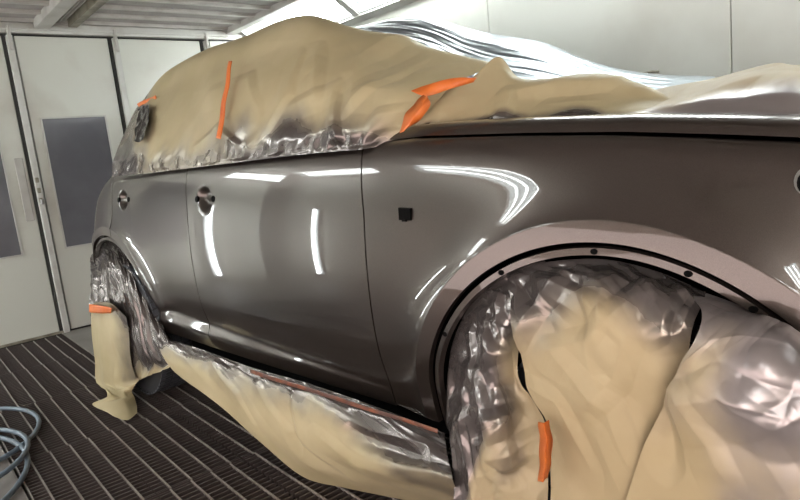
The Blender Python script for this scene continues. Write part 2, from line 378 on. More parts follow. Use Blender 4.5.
us = np.concatenate([np.linspace(-1.215-g, ue+0.003, 90)[:-1], CR[0]+(RR+0.004)*np.cos(np.linspace(0.02, 1.37, 100))])
colpanel('rear_door', 0, 0, lambda u: circ(u, CR, RR+0.004, 0.40), 0, 150, us[::-1])
us2 = np.concatenate([us[-1]-2*g+0*np.zeros(1), CR[0]+(RR+0.004)*np.cos(np.linspace(1.41, 3.10, 140)), np.linspace(CR[0]-RR-0.01, -2.86, 30)])
us2[0] = us[-1]-2*g
colpanel('quarter_panel', 0, 0, lambda u: circ(u, CR, RR+0.004, 0.36), 0, 120, us2[::-1])
def polar(name, th0, th1, n, m, R0, box_, c):
    T = np.linspace(th0, th1, n); P = np.zeros((n, m, 3)); rr = np.linspace(0, 1, m)**1.5
    for i, t in enumerate(T):
        ct, st = math.cos(t), math.sin(t); D = 9
        if ct > 1e-6: D = min(D, (box_[1]-c[0])/ct)
        if ct < -1e-6: D = min(D, (box_[0]-c[0])/ct)
        if st < -1e-6: D = min(D, (box_[2]-c[1])/st)
        if st > 1e-6:
            lo, hi = 0.0, min(D, 3.0)
            if c[1]+st*hi > ztop(c[0]+ct*hi)-0.002:
                for _ in range(30):
                    md = (lo+hi)/2
                    if c[1]+st*md > ztop(c[0]+ct*md)-0.002: hi = md
                    else: lo = md
            D = hi
        r = R0+(D-R0)*rr; U = c[0]+ct*r; Z = c[1]+st*r; P[i] = G(U, Z)
    return panel(name, P)
polar('fender', math.radians(181.5), math.radians(38), 260, 110, RF+0.005, (-0.035+g, 1.34, 0.405), CF)
polar('front_bumper', math.radians(37.3), math.radians(-2), 60, 50, RF+0.005, (0, 1.95, 0.3), CF)
# inner arch flanges with clip holes
def flange(c, R, a0, a1, n, name='arch_flange'):
    T = np.radians(np.linspace(a0, a1, n)); rr = np.array([R-0.006, R-0.009, R-0.024, R-0.027])
    U = c[0]+np.outer(np.cos(T), rr); Z = c[1]+np.outer(np.sin(T), rr)
    ctr = V(c[0]+R*np.cos(T), c[1]+R*np.sin(T))[:, None]
    dv = np.array([-0.022, -0.010, -0.008, -0.026])[None]
    P = np.stack([U, ctr+dv, Z], -1); o = MB().grid(W(P)).o(name, M['paint'], car); sharp(o, 50); return o
flange(CF, RF, 184, 8, 120); flange(CR, RR, 186, -2, 90)
def disc(name, u, z, r, dv, m='dark', n=14, asp=1.0):
    v = float(V(u, z))+dv; e = 0.004; nv = []
    dvdz = float(V(u, z+e)-V(u, z-e))/(2*e)
    for k in range(n):
        q = 2*math.pi*k/n; nv.append((u+r*asp*math.cos(q), v+dvdz*r*math.sin(q), z+r*math.sin(q)))
    A = W(np.array(nv)); B = A-0.008*EV
    return obj(name, list(A)+list(B), [tuple(range(n))]+[(i, (i+1) % n, n+(i+1) % n, n+i) for i in range(n)], M[m], car)
for (u, z) in ((0.260, 0.708), (0.462, 0.889), (0.703, 0.941), (0.896, 0.915), (1.016, 0.87)):
    a = math.atan2(z-CF[1], u-CF[0]); r = RF-0.0165; uu, zz = CF[0]+r*math.cos(a), CF[1]+r*math.sin(a)
    v0 = float(V(CF[0]+RF*math.cos(a), CF[1]+RF*math.sin(a)))-0.0075
    disc('clip_hole', uu, zz, 0.0065, v0-float(V(uu, zz)), asp=1.25)
# square hole in the fender, holes either side of the handle recesses
for (u, z) in ((0.140, 1.020),):
    v = float(V(u, z)); 
    m = MB(); m.add(W(np.array([(u+a, v+b, z+c_) for b in (-0.01, 0.006) for a, c_ in ((-.024, -.017), (.022, -.018), (.024, .015), (-.022, .017))])), BF)
    m.o('indicator_socket', M['dark'], car)
    m = MB(); m.add(W(np.array([(u+a, v+b, z+c_) for b in (0, 0.008) for a, c_ in ((-.012, -.021), (.005, -.021), (.004, -.015), (-.010, -.015))])), BF); m.o('socket_clip', M['dark'], car)
for (a, b, r) in CUPS:
    for s in (-1, 1): disc('handle_hole', a+s*(r*1.15+0.004), b+0.002, 0.0125, 0.0022, asp=1.1)
# headlamp opening beside the bonnet edge
disc('headlamp_rim', 1.081, 1.075, 0.026, 0.010, 'steel', 20); disc('headlamp_lens', 1.084, 1.073, 0.0235, 0.014, 'dark', 20)
# belt mouldings along the door tops
for (a, b) in ((-2.15, -1.245), (-1.235, -0.06)):
    u = np.linspace(a, b, 60); z = ztop(u); v = V(u, z-0.002)
    P = np.stack([np.stack([u, v+dv, z+dz], -1) for dv, dz in ((0.004, -0.002), (0.007, 0.003), (0.004, 0.010), (-0.004, 0.012), (-0.008, 0.020), (-0.03, 0.024))], 0)
    o = MB().grid(W(P)).o('belt_moulding', M['trim'], car); sharp(o, 30)
# bonnet
us = np.linspace(0.03, 1.75, 90); t = np.linspace(0, 1, 80)
t = 0.5-0.5*np.sign(np.cos(math.pi*t))*np.abs(np.cos(math.pi*t))**0.28*1.0 if False else np.concatenate([np.linspace(0, 1, 40)**2.6*0.5, 1-(np.linspace(0, 1, 40)**2.6*0.5)[::-1]])
U = np.repeat(us[:, None], 80, 1); v0 = V(us, ztop(us)-0.002)-0.006
VV = v0[:, None]+(-0.92*2-2*v0[:, None]*0)*t[None]*0.99-0
rise = 0.036*(1-np.exp(-np.minimum(t, 1-t)*1.84/0.020))
hz = ztop(us)[:, None]+rise[None]*1.0+0.002
Pb = np.stack([U, VV, hz], -1); panel('bonnet', Pb)
# closed dark inner shell, far side, pillars and roof so that the masked car is solid
def ring(u, side, top, roofz, halfroof, zlo=0.32):
    c = -0.93
    return [(u, c+side, zlo), (u, c+side, 1.0), (u, c+side-0.04, top), (u, c+halfroof, roofz), (u, c-halfroof, roofz), (u, c-side+0.04, top), (u, c-side, 1.0), (u, c-side, zlo)]
st = [(-2.72, 0.55, 1.12, 1.16, 0.5), (-2.62, 0.6, 1.15, 1.42, 0.48), (-2.3, 0.55, 1.17, 1.62, 0.52), (-1.75, 0.60, 1.18, 1.68, 0.54), (-1.6, 0.82, 1.18, 1.69, 0.54), (-0.7, 0.84, 1.18, 1.67, 0.53), (-0.35, 0.84, 1.18, 1.55, 0.52),
      (0.15, 0.80, 1.16, 1.24, 0.6), (0.2, 0.56, 1.14, 1.16, 0.5), (1.3, 0.55, 1.06, 1.08, 0.5), (1.5, 0.6, 0.98, 1.0, 0.5), (1.7, 0.5, 0.9, 0.92, 0.45)]
R_ = [ring(*s) for s in st]; Vv = [p for r in R_ for p in r]; Ff = [(i*8+j, i*8+(j+1) % 8, (i+1)*8+(j+1) % 8, (i+1)*8+j) for i in range(len(st)-1) for j in range(8)]
Ff += [tuple(range(8))[::-1], tuple((len(st)-1)*8+j for j in range(8))]
obj('inner_shell', W(np.array(Vv)), Ff, M['dark'], car)
us = np.linspace(-2.8, 1.75, 60); zz = np.linspace(0, 1, 40); U = np.repeat(us[:, None], 40, 1); Z = 0.36+(ztop(us)[:, None]-0.36)*zz[None]
P = G(U, Z); P[..., 1] = -1.86-P[..., 1]; o = MB().grid(W(P)).o('far_side', M['paint'], car); sharp(o)
# tail and nose closures
for (u, nm) in ((-2.82, 'tailgate'), (1.78, 'grille_panel')):
    z = np.linspace(0.36, float(ztop(u)), 12); vv = np.linspace(-0.02, -1.84, 24); A = np.zeros((12, 24, 3))
    for i in range(12):
        v0 = float(V(u, z[i])); A[i, :, 1] = np.linspace(v0, -1.86-v0, 24); A[i, :, 2] = z[i]; A[i, :, 0] = u+(0.10 if u > 0 else -0.08)*np.sin(np.linspace(0, math.pi, 24))
    o = MB().grid(W(A)).o(nm, M['paint'], car); sharp(o)
# wheels
def wheel(u, v, r=0.372, wd=0.22, tread=True):
    root = empty('wheel'); root.parent = car; root.location = tuple(W(np.array([u, v, r]))); root.rotation_euler.z = CANG
    prof = [(0.22, -wd/2+0.02), (0.27, -wd/2), (r-0.04, -wd/2-0.002), (r-0.012, -wd/2+0.012), (r-0.006, -wd/2+0.03), (r-0.006, wd/2-0.03), (r-0.012, wd/2-0.012), (r-0.04, wd/2+0.002), (0.27, wd/2), (0.22, wd/2-0.02)]
    n = 64; P = np.array([[(a*math.cos(2*math.pi*i/n), b, a*math.sin(2*math.pi*i/n)) for a, b in prof] for i in range(n+1)])
    o = MB().grid(P).o('tyre', M['rubber'], root); sharp(o, 30)
    if tread:
        m = MB(); nb = 58
        for i in range(nb):
            for k, (b0, b1, sk) in enumerate(((-wd/2+0.004, -wd/2+0.062, 0.5), (-wd/2+0.068, -0.004, -0.35), (0.004, wd/2-0.068, 0.35), (wd/2-0.062, wd/2-0.004, -0.5))):
                a0 = 2*math.pi*(i+0.12+0.3*k)/nb; a1 = a0+2*math.pi*0.74/nb; s = sk*0.06
                ro0 = r-0.003 if k in (1, 2) else r-0.006
                Vq = [(rr*math.cos(a), b, rr*math.sin(a)) for rr in (r-0.015, ro0) for a, b in ((a0, b0), (a1, b0), (a1+s, b1), (a0+s, b1))]
                m.add(Vq, BF)
        m.o('tread_blocks', M['tread'], root)['kind'] = 'stuff'
    MB().tube([(0, -wd/2+0.03, 0), (0, wd/2-0.03, 0)], 0.225, 40).o('rim', M['steel'], root)
wheel(-2.07, -0.10); wheel(0.71, -0.17); wheel(-2.16, -1.69, tread=False); wheel(0.71, -1.69, tread=False)

# ------------------------------------------------------------------ masking sheets
def cr(A, n):                                # Catmull-Rom resample along axis 0
    A = np.asarray(A, float); k = A.shape[0]; ts = np.linspace(0, k-1, n); out = []
    Ap = np.concatenate([2*A[:1]-A[1:2], A, 2*A[-1:]-A[-2:-1]])
    for t in ts:
        i = min(int(t), k-2); f = t-i; p0, p1, p2, p3 = Ap[i], Ap[i+1], Ap[i+2], Ap[i+3]
        out.append(0.5*(2*p1+(-p0+p2)*f+(2*p0-5*p1+4*p2-p3)*f*f+(-p0+3*p1-3*p2+p3)*f**3))
    return np.array(out)
def sheetgrid(rows, n, m):
    A = cr(np.array(rows), n); return cr(A.transpose(1, 0, 2), m).transpose(1, 0, 2)
def cell(x, y, seed, N):                     # F1 distance to scattered points: facets meeting in sharp ridges
    r = np.random.RandomState(seed); x0, x1, y0, y1 = x.min(), x.max(), y.min(), y.max()
    px = r.uniform(x0-0.1, x1+0.1, N); py = r.uniform(y0-0.1, y1+0.1, N); tx = r.uniform(-1, 1, N); ty = r.uniform(-1, 1, N); h0 = r.uniform(0, 1, N)
    D = np.hypot(x[..., None]-px, y[..., None]-py); 
    return D, px, py, tx, ty, h0
def facets(x, y, seed, size, ang=0.0, stretch=1.0, warp=0.3):
    """crumpled-sheet height, about -1..1, built of tilted facets; stretched along the direction ang"""
    c, s = math.cos(ang), math.sin(ang); X = (x*c+y*s)/size/stretch; Y = (-x*s+y*c)/size
    r = np.random.RandomState(seed)
    ph = r.uniform(0, 6.28, 8)
    X = X+warp*np.sin(1.3*Y+ph[0])+0.5*warp*np.sin(2.9*Y+1.1*X+ph[1]); Y = Y+warp*np.sin(1.1*X+ph[2])+0.5*warp*np.sin(2.3*X-0.7*Y+ph[3])
    h = 0*X
    xi = np.floor(X).astype(int); yi = np.floor(Y).astype(int); best = np.full(X.shape, 9.0)
    H = lambda a, b, k: np.modf(np.abs(np.sin(a*127.1+b*311.7+k*74.7+seed*13.7)*43758.5453))[0]
    for dx in (-1, 0, 1, 2):
        for dy in (-1, 0, 1, 2):
            a, b = xi+dx, yi+dy; px, py = a+H(a, b, 1), b+H(a, b, 2)
            q = 6.28*H(a, b, 4); ex, ey = X-px, Y-py; d = 0*X
            for k in range(3): d = np.maximum(d, np.abs(ex*np.cos(q+k*1.05)+ey*np.sin(q+k*1.05))*(0.7+0.6*H(a, b, 6+k)))
            d = d+0.5*H(a, b, 3)
            best = np.minimum(best, d)
    return best-0.6
def tri(x): return 2*np.abs(x-np.floor(x+0.5))
def soft(x, y, seed, size, ang=0.0, stretch=1.0):
    r = np.random.RandomState(seed); c, s = math.cos(ang), math.sin(ang); X = (x*c+y*s)/size/stretch; Y = (-x*s+y*c)/size; h = 0
    for k in range(6):
        a = r.uniform(0, math.pi); f = r.uniform(0.5, 1.6); h = h+np.sin(6.28*f*(X*math.cos(a)+Y*math.sin(a))+r.uniform(0, 6.28)+0.8*np.sin(3*X+k))/6
    return h
def fold(P, segs):
    h = 0*P[..., 0]
    for (a, b, amp, wd) in segs:
        ax, ay, bx, by = a[0], a[2], b[0], b[2]; dx, dy = bx-ax, by-ay; L2 = dx*dx+dy*dy+1e-9
        t = np.clip(((P[..., 0]-ax)*dx+(P[..., 2]-ay)*dy)/L2, 0, 1)
        sd = ((P[..., 0]-ax)*dy-(P[..., 2]-ay)*dx)/math.sqrt(L2)
        d = np.hypot(P[..., 0]-ax-t*dx, P[..., 2]-ay-t*dy)
        w_ = wd*(0.72+0.28*np.tanh(sd/(0.3*wd)))           # steeper on one side, like a pressed crease
        h = h+0.62*amp*np.maximum(0, 1-d/w_)*(0.35+0.65*np.sin(math.pi*(0.12+0.76*t)))
    return h
def segs(poly, amp, wd): return [(a, b, amp, wd) for a, b in zip(poly[:-1], poly[1:])]
def sheet(name, rows, n, m, disp, film, material, label, group=None, ang=38, edge=None, folds=()):
    P = sheetgrid(rows, n, m); s = P[..., 0]; t = P[..., 2]
    Du = np.gradient(P, axis=1); Dv = np.gradient(P, axis=0); Nn = np.cross(Du, Dv); Nn /= np.linalg.norm(Nn, axis=-1, keepdims=True)+1e-9
    if Nn[..., 1].mean() < 0: Nn = -Nn
    A = np.linspace(0, 1, n)[:, None]*np.ones((1, m)); B = np.linspace(0, 1, m)[None]*np.ones((n, 1))
    arc = np.cumsum(np.linalg.norm(Du, axis=-1), 1); dwn = np.cumsum(np.linalg.norm(Dv, axis=-1), 0)
    h = disp(arc, dwn, A, B)+fold(P, folds)*smooth(A, 0, .15); P = P+Nn*h[..., None]
    if edge is not None: P = P+edge(arc, A, B)
    o = MB().grid(W(P)).o(name, material); sharp(o, ang)
    at = o.data.attributes.new('film', 'FLOAT', 'POINT'); f = np.clip(film(arc, dwn, A, B), 0, 1)*np.ones_like(A); at.data.foreach_set('value', f.reshape(-1).astype(np.float32))
    return tag(o, label, 'masking sheet', group)
def blotch(x, y, seed, size): return soft(x, y, seed, size)*1.6

# paper over the side windows
R = [[(-2.119,-0.045,1.202),(-1.609,-0.045,1.202),(-1.180,-0.045,1.205),(-0.756,-0.045,1.208),(-0.421,-0.045,1.210),(-0.149,-0.045,1.208),(-0.037,-0.050,1.206),(0.079,-0.140,1.220)],
  [(-2.086,-0.060,1.295),(-1.609,-0.060,1.291),(-1.162,-0.060,1.292),(-0.741,-0.050,1.292),(-0.411,-0.050,1.285),(-0.142,-0.050,1.280),(-0.007,-0.060,1.269),(0.100,-0.150,1.263)],
  [(-2.111,-0.130,1.408),(-1.662,-0.130,1.433),(-1.207,-0.120,1.445),(-0.802,-0.110,1.452),(-0.435,-0.110,1.432),(-0.159,-0.120,1.388),(0.050,-0.130,1.351),(0.155,-0.220,1.345)],
  [(-2.217,-0.250,1.531),(-1.760,-0.240,1.602),(-1.279,-0.230,1.612),(-0.950,-0.220,1.613),(-0.530,-0.220,1.584),(-0.233,-0.240,1.500),(-0.003,-0.280,1.443),(0.174,-0.300,1.387)],
  [(-2.262,-0.330,1.601),(-1.902,-0.330,1.713),(-1.436,-0.330,1.742),(-1.094,-0.330,1.731),(-0.662,-0.330,1.730),(-0.384,-0.350,1.634),(-0.068,-0.380,1.512),(0.210,-0.400,1.411)],
  [(-2.411,-0.450,1.610),(-2.062,-0.500,1.727),(-1.741,-0.500,1.781),(-1.476,-0.550,1.814),(-0.958,-0.550,1.791),(-0.573,-0.500,1.662),(-0.187,-0.500,1.521),(0.123,-0.500,1.411)]]
sheet('masking_paper', R, 170, 300,
      lambda x, y, A, B: (0.010*facets(x, y, 3, .26, 0.5, 1.8)+0.014*soft(x, y, 5, .5)+0.012*facets(x, y, 9, .07, 1.3, 1.6)*(1-smooth(A, .08, .30)))*smooth(A, 0, .05)*(1-0.85*smooth(A, .6, .8)),
      lambda x, y, A, B: (1-smooth(A+0.10*blotch(x, y, 4, .35), .10, .36))*(0.75+0.25*smooth(B, .28, .5))+(1-smooth(B, 0.05, .11))*.8,
      M['paper'], 'large tan masking paper tented over the roof edge and side windows of the car', 'masking sheets', folds=segs([[(-0.149,0.050,1.596),(-0.224,0.050,1.492),(-0.099,0.050,1.326)]][0], 0.03, 0.16)+segs([[(-0.427,0.050,1.551),(-0.372,0.050,1.486),(-0.305,0.050,1.386)]][0], 0.02, 0.08)+segs([[(-0.026,0.050,1.410),(-0.137,0.050,1.330)]][0], 0.025, 0.07)+segs([[(-0.090,0.050,1.373),(0.022,0.050,1.361)]][0], 0.02, 0.06)+segs([[(-0.495,0.050,1.538),(-0.463,0.050,1.421),(-0.555,0.050,1.324)]][0], 0.015, 0.07)+segs([[(-0.443,0.050,1.377),(-0.234,0.050,1.406),(-0.201,0.050,1.320)]][0], 0.015, 0.06)+segs([[(0.110,0.050,1.385),(0.189,0.050,1.324),(0.335,0.050,1.317)]][0], 0.02, 0.1)+segs([[(-1.097,0.050,1.505),(-0.788,0.050,1.517),(-0.639,0.050,1.394)]][0], 0.012, 0.08)+segs([[(-0.192,0.050,1.357),(-0.151,0.050,1.265),(-0.131,0.050,1.220)]][0], 0.02, 0.05)+segs([[(-1.132,0.050,1.290),(-0.927,0.050,1.351),(-0.751,0.050,1.270)]][0], 0.015, 0.05)+segs([[(0.010,0.050,1.298),(0.123,0.050,1.301),(0.208,0.050,1.277)]][0], 0.02, 0.05))
# paper over the bonnet edge, with a raised corner
R = [[(0.040,-0.130,1.227),(0.116,-0.170,1.232),(0.240,-0.200,1.230),(0.393,-0.220,1.226),(0.512,-0.220,1.222),(0.619,-0.220,1.220),(0.739,-0.220,1.214),(0.845,-0.220,1.207)],
  [(0.080,-0.120,1.261),(0.147,-0.170,1.260),(0.265,-0.200,1.258),(0.395,-0.220,1.251),(0.507,-0.230,1.241),(0.609,-0.240,1.232),(0.730,-0.240,1.221),(0.838,-0.240,1.211)],
  [(0.097,-0.150,1.303),(0.165,-0.190,1.299),(0.272,-0.230,1.294),(0.370,-0.260,1.286),(0.478,-0.280,1.275),(0.578,-0.300,1.265),(0.670,-0.320,1.248),(0.764,-0.320,1.228)],
  [(0.089,-0.200,1.337),(0.184,-0.230,1.346),(0.268,-0.280,1.361),(0.346,-0.300,1.342),(0.451,-0.330,1.329),(0.554,-0.350,1.319),(0.623,-0.370,1.287),(0.697,-0.370,1.251)],
  [(0.078,-0.230,1.343),(0.214,-0.250,1.369),(0.264,-0.320,1.422),(0.305,-0.360,1.359),(0.409,-0.400,1.343),(0.517,-0.420,1.330),(0.583,-0.440,1.297),(0.654,-0.440,1.260)]]
sheet('masking_paper', R, 120, 260,
      lambda x, y, A, B: (0.010*facets(x, y, 13, .22, 0.0, 2.6)+0.016*facets(x, y, 19, .06, 1.2, 1.6)*(1-smooth(A, .2, .45))*(1-smooth(B, .35, .6)))*smooth(A, 0, .05),
      lambda x, y, A, B: 1-smooth(A+0.10*blotch(x, y, 14, .25), .12, .30),
      M['paper'], 'tan masking paper with a peaked corner taped along the windscreen base and bonnet edge', 'masking sheets', folds=segs([[(0.331,0.050,1.311),(0.458,0.050,1.320),(0.590,0.050,1.306),(0.769,0.050,1.284)]][0], 0.02, 0.06)+segs([[(0.637,0.050,1.277),(0.766,0.050,1.242),(0.848,0.050,1.244)]][0], 0.015, 0.05)+segs([[(0.334,0.050,1.310),(0.359,0.050,1.252)]][0], 0.02, 0.04)+segs([[(0.452,0.050,1.264),(0.586,0.050,1.257)]][0], 0.012, 0.04))
R = [[(0.635,-0.190,1.215),(0.752,-0.190,1.212),(0.856,-0.190,1.203),(0.949,-0.190,1.193),(1.033,-0.190,1.182),(1.124,-0.190,1.167)],
  [(0.598,-0.260,1.230),(0.717,-0.270,1.233),(0.823,-0.280,1.228),(0.916,-0.300,1.225),(1.007,-0.300,1.217),(1.104,-0.300,1.201)],
  [(0.572,-0.340,1.237),(0.668,-0.380,1.257),(0.779,-0.400,1.263),(0.880,-0.420,1.267),(0.977,-0.420,1.244),(1.083,-0.420,1.221)],
  [(0.531,-0.450,1.249),(0.614,-0.500,1.277),(0.747,-0.550,1.291),(0.874,-0.600,1.308),(0.933,-0.600,1.282),(1.050,-0.600,1.246)],
  [(0.453,-0.600,1.248),(0.546,-0.650,1.272),(0.693,-0.700,1.288),(0.832,-0.750,1.301),(0.897,-0.750,1.274),(1.024,-0.750,1.235)]]
sheet('masking_paper', R, 90, 180,
      lambda x, y, A, B: (0.006*facets(x, y, 23, .2, 0.2, 2.6)+0.004*soft(x, y, 25, .3))*smooth(A, .15, .4),
      lambda x, y, A, B: (1-smooth(A+0.04*blotch(x, y, 24, .25)-0.12*smooth(B, .3, .6), .04, .26)),
      M['softpaper'], 'tan masking paper folded low across the bonnet, nearest the front of the car', 'masking sheets', folds=segs([[(0.786,0.050,1.227),(0.915,0.050,1.249),(1.055,0.050,1.263)]][0], 0.03, 0.12)+segs([[(0.947,0.050,1.220),(1.052,0.050,1.240),(1.105,0.050,1.220)]][0], 0.02, 0.08))
# silver film over roof and windscreen
R = [[(-1.596,-0.380,1.724),(-1.200,-0.380,1.728),(-0.730,-0.380,1.718),(-0.447,-0.400,1.618),(-0.114,-0.400,1.483),(0.092,-0.400,1.387),(0.203,-0.400,1.342),(0.358,-0.400,1.315),(0.525,-0.400,1.282),(0.659,-0.400,1.253),(0.812,-0.400,1.240)],
  [(-2.043,-0.650,1.848),(-1.641,-0.650,1.854),(-1.095,-0.650,1.822),(-0.734,-0.650,1.709),(-0.356,-0.650,1.611),(-0.104,-0.650,1.500),(0.026,-0.650,1.458),(0.203,-0.650,1.409),(0.393,-0.650,1.343),(0.547,-0.650,1.300),(0.724,-0.650,1.273)],
  [(-2.552,-0.950,1.998),(-2.130,-0.950,1.997),(-1.500,-0.950,1.940),(-1.077,-0.950,1.821),(-0.643,-0.950,1.766),(-0.337,-0.950,1.641),(-0.188,-0.950,1.588),(0.016,-0.950,1.520),(0.235,-0.950,1.411),(0.413,-0.950,1.353),(0.618,-0.950,1.313)],
  [(-3.214,-1.350,2.089),(-2.739,-1.350,2.088),(-2.054,-1.350,2.039),(-1.547,-1.350,1.901),(-1.007,-1.350,1.829),(-0.663,-1.350,1.701),(-0.485,-1.350,1.639),(-0.241,-1.350,1.563),(0.020,-1.350,1.439),(0.232,-1.350,1.374),(0.477,-1.350,1.327)]]
for row in R:
    for i, p in enumerate(row): row[i] = (p[0], p[1], min(p[2], 1.80+0.25*(p[2]-1.80)) if p[2] > 1.80 else p[2])
R.append([(p[0], -1.72, 1.24+0.3*(p[2]-1.3)) for p in R[-1]])
sheet('masking_film', R, 180, 300,
      lambda x, y, A, B: 0.004*facets(x, y, 33, .045, -0.30, 6.0)+0.005*facets(x, y, 35, .13, -0.4, 3.0),
      lambda x, y, A, B: 0*A+1, M['silver'], 'creased silvery plastic film pulled over the roof and windscreen', None, 30)
# sheet hanging from the sill
R = [[(-1.750,0.000,0.384),(-1.267,0.000,0.397),(-0.824,0.002,0.398),(-0.472,0.002,0.413),(-0.242,0.000,0.415),(0.002,0.000,0.413),(0.213,-0.010,0.400)],
  [(-1.676,0.030,0.357),(-1.238,0.030,0.360),(-0.792,0.035,0.365),(-0.452,0.030,0.379),(-0.210,0.030,0.385),(0.031,0.030,0.387),(0.255,0.030,0.387)],
  [(-1.564,0.050,0.311),(-1.137,0.055,0.309),(-0.767,0.060,0.301),(-0.424,0.060,0.311),(-0.174,0.060,0.324),(0.064,0.060,0.337),(0.302,0.070,0.365)],
  [(-1.471,0.050,0.259),(-1.058,0.060,0.237),(-0.701,0.070,0.206),(-0.423,0.070,0.195),(-0.165,0.070,0.224),(0.088,0.080,0.272),(0.333,0.090,0.325)],
  [(-1.328,0.050,0.239),(-1.008,0.060,0.200),(-0.710,0.060,0.125),(-0.547,-0.002,0.012),(-0.353,-0.050,0.012),(-0.147,-0.120,0.010),(0.074,-0.190,0.010)]]
sheet('masking_paper', R, 130, 300,
      lambda x, y, A, B: (0.007*facets(x, y, 43, .22, 0.75, 2.6)+0.012*soft(x, y, 45, .4)+0.010*facets(x, y, 46, .05, 0.1, 3.0)*(1-smooth(A, .15, .35)))*smooth(A, 0, .05)*(1-smooth(A, .85, 1)),
      lambda x, y, A, B: 1-smooth(A+0.10*blotch(x, y, 44, .35)-0.45*smooth(B, .55, .95), .10, .55),
      M['paper'], 'tan masking paper with glossy top edge, hanging from the door sill to the grating', 'masking sheets', folds=segs([[(-0.510,0.050,0.353),(-0.446,0.050,0.217),(-0.276,0.050,0.136)]][0], -0.022, 0.07)+segs([[(-0.717,0.050,0.354),(-0.493,0.050,0.235)]][0], 0.015, 0.06)+segs([[(-0.313,0.050,0.285),(-0.086,0.050,0.244),(0.086,0.050,0.270)]][0], 0.015, 0.07)+segs([[(-1.083,0.050,0.364),(-0.848,0.050,0.295),(-0.721,0.050,0.201)]][0], 0.012, 0.05)+segs([[(-0.143,0.050,0.339),(-0.037,0.050,0.335),(0.191,0.050,0.356)]][0], -0.02, 0.05))
# front wheel: three overlapping sheets
R = [[(0.205,-0.030,0.416),(0.227,-0.035,0.578),(0.270,-0.035,0.694),(0.366,-0.035,0.822),(0.474,-0.035,0.885),(0.566,-0.035,0.910)],
  [(0.254,0.020,0.423),(0.281,0.000,0.555),(0.338,0.000,0.666),(0.420,0.000,0.770),(0.497,0.000,0.829),(0.566,0.000,0.852)],
  [(0.293,0.060,0.417),(0.342,0.050,0.532),(0.420,0.060,0.632),(0.465,0.040,0.700),(0.486,0.020,0.732),(0.501,0.000,0.736)],
  [(0.313,0.080,0.375),(0.376,0.070,0.473),(0.463,0.090,0.556),(0.486,0.050,0.592),(0.498,0.020,0.609),(0.516,0.020,0.618)],
  [(0.323,0.090,0.327),(0.389,0.080,0.400),(0.491,0.110,0.472),(0.527,0.070,0.500),(0.556,0.040,0.526),(0.587,0.040,0.539)],
  [(0.333,0.100,0.257),(0.406,0.090,0.302),(0.486,0.100,0.348),(0.529,0.070,0.359),(0.562,0.060,0.368),(0.585,0.050,0.359)],
  [(0.328,0.100,0.122),(0.407,0.100,0.172),(0.480,0.100,0.212),(0.532,0.080,0.235),(0.552,0.060,0.232),(0.562,0.040,0.215)]]
sheet('masking_film', R, 230, 150,
      lambda x, y, A, B: (0.022*facets(x, y, 53, .12, 1.35, 2.4)+0.007*facets(x, y, 54, .05, 1.0, 1.8)+0.010*soft(x, y, 55, .2))*smooth(A, 0, .06),
      lambda x, y, A, B: 1-0.9*smooth(A+0.15*blotch(x, y, 56, .25)+0.45*(B-.5), .48, .72),
      M['wheelpaper'], 'crumpled grey glossy film gathered behind the front wheel, beside the sill sheet', 'masking sheets', folds=segs([[(0.414,0.050,0.770),(0.461,0.050,0.695),(0.424,0.050,0.660)]][0], 0.025, 0.05)+segs([[(0.345,0.050,0.727),(0.382,0.050,0.621)]][0], 0.02, 0.04)+segs([[(0.497,0.050,0.862),(0.507,0.050,0.783)]][0], 0.02, 0.04)+segs([[(0.358,0.050,0.611),(0.356,0.050,0.502),(0.412,0.050,0.549)]][0], 0.02, 0.05)+segs([[(0.414,0.050,0.622),(0.458,0.050,0.542),(0.503,0.050,0.554)]][0], 0.03, 0.06)+segs([[(0.500,0.050,0.548),(0.458,0.050,0.446),(0.561,0.050,0.507)]][0], 0.03, 0.06)+segs([[(0.448,0.050,0.443),(0.514,0.050,0.416),(0.551,0.050,0.449)]][0], -0.02, 0.04)+segs([[(0.351,0.050,0.487),(0.406,0.050,0.298)]][0], 0.025, 0.05)+segs([[(0.450,0.050,0.829),(0.479,0.050,0.735),(0.509,0.050,0.617)]][0], 0.025, 0.05))
R = [[(0.455,-0.035,0.874),(0.552,-0.035,0.905),(0.703,-0.035,0.923),(0.821,-0.035,0.906),(0.916,-0.035,0.872)],
  [(0.501,0.010,0.824),(0.598,0.020,0.867),(0.737,0.030,0.893),(0.843,0.030,0.882),(0.931,0.020,0.858)],
  [(0.541,0.050,0.757),(0.638,0.070,0.799),(0.760,0.080,0.829),(0.857,0.080,0.832),(0.928,0.060,0.824)],
  [(0.547,0.050,0.636),(0.661,0.080,0.695),(0.771,0.090,0.731),(0.862,0.090,0.749),(0.911,0.060,0.735)],
  [(0.603,0.060,0.547),(0.695,0.080,0.592),(0.780,0.090,0.618),(0.841,0.090,0.624),(0.878,0.060,0.602)],
  [(0.602,0.070,0.343),(0.695,0.090,0.390),(0.775,0.100,0.426),(0.817,0.090,0.437),(0.849,0.070,0.439)],
  [(0.590,0.070,0.171),(0.685,0.090,0.229),(0.768,0.100,0.275),(0.811,0.090,0.290),(0.844,0.070,0.293)]]
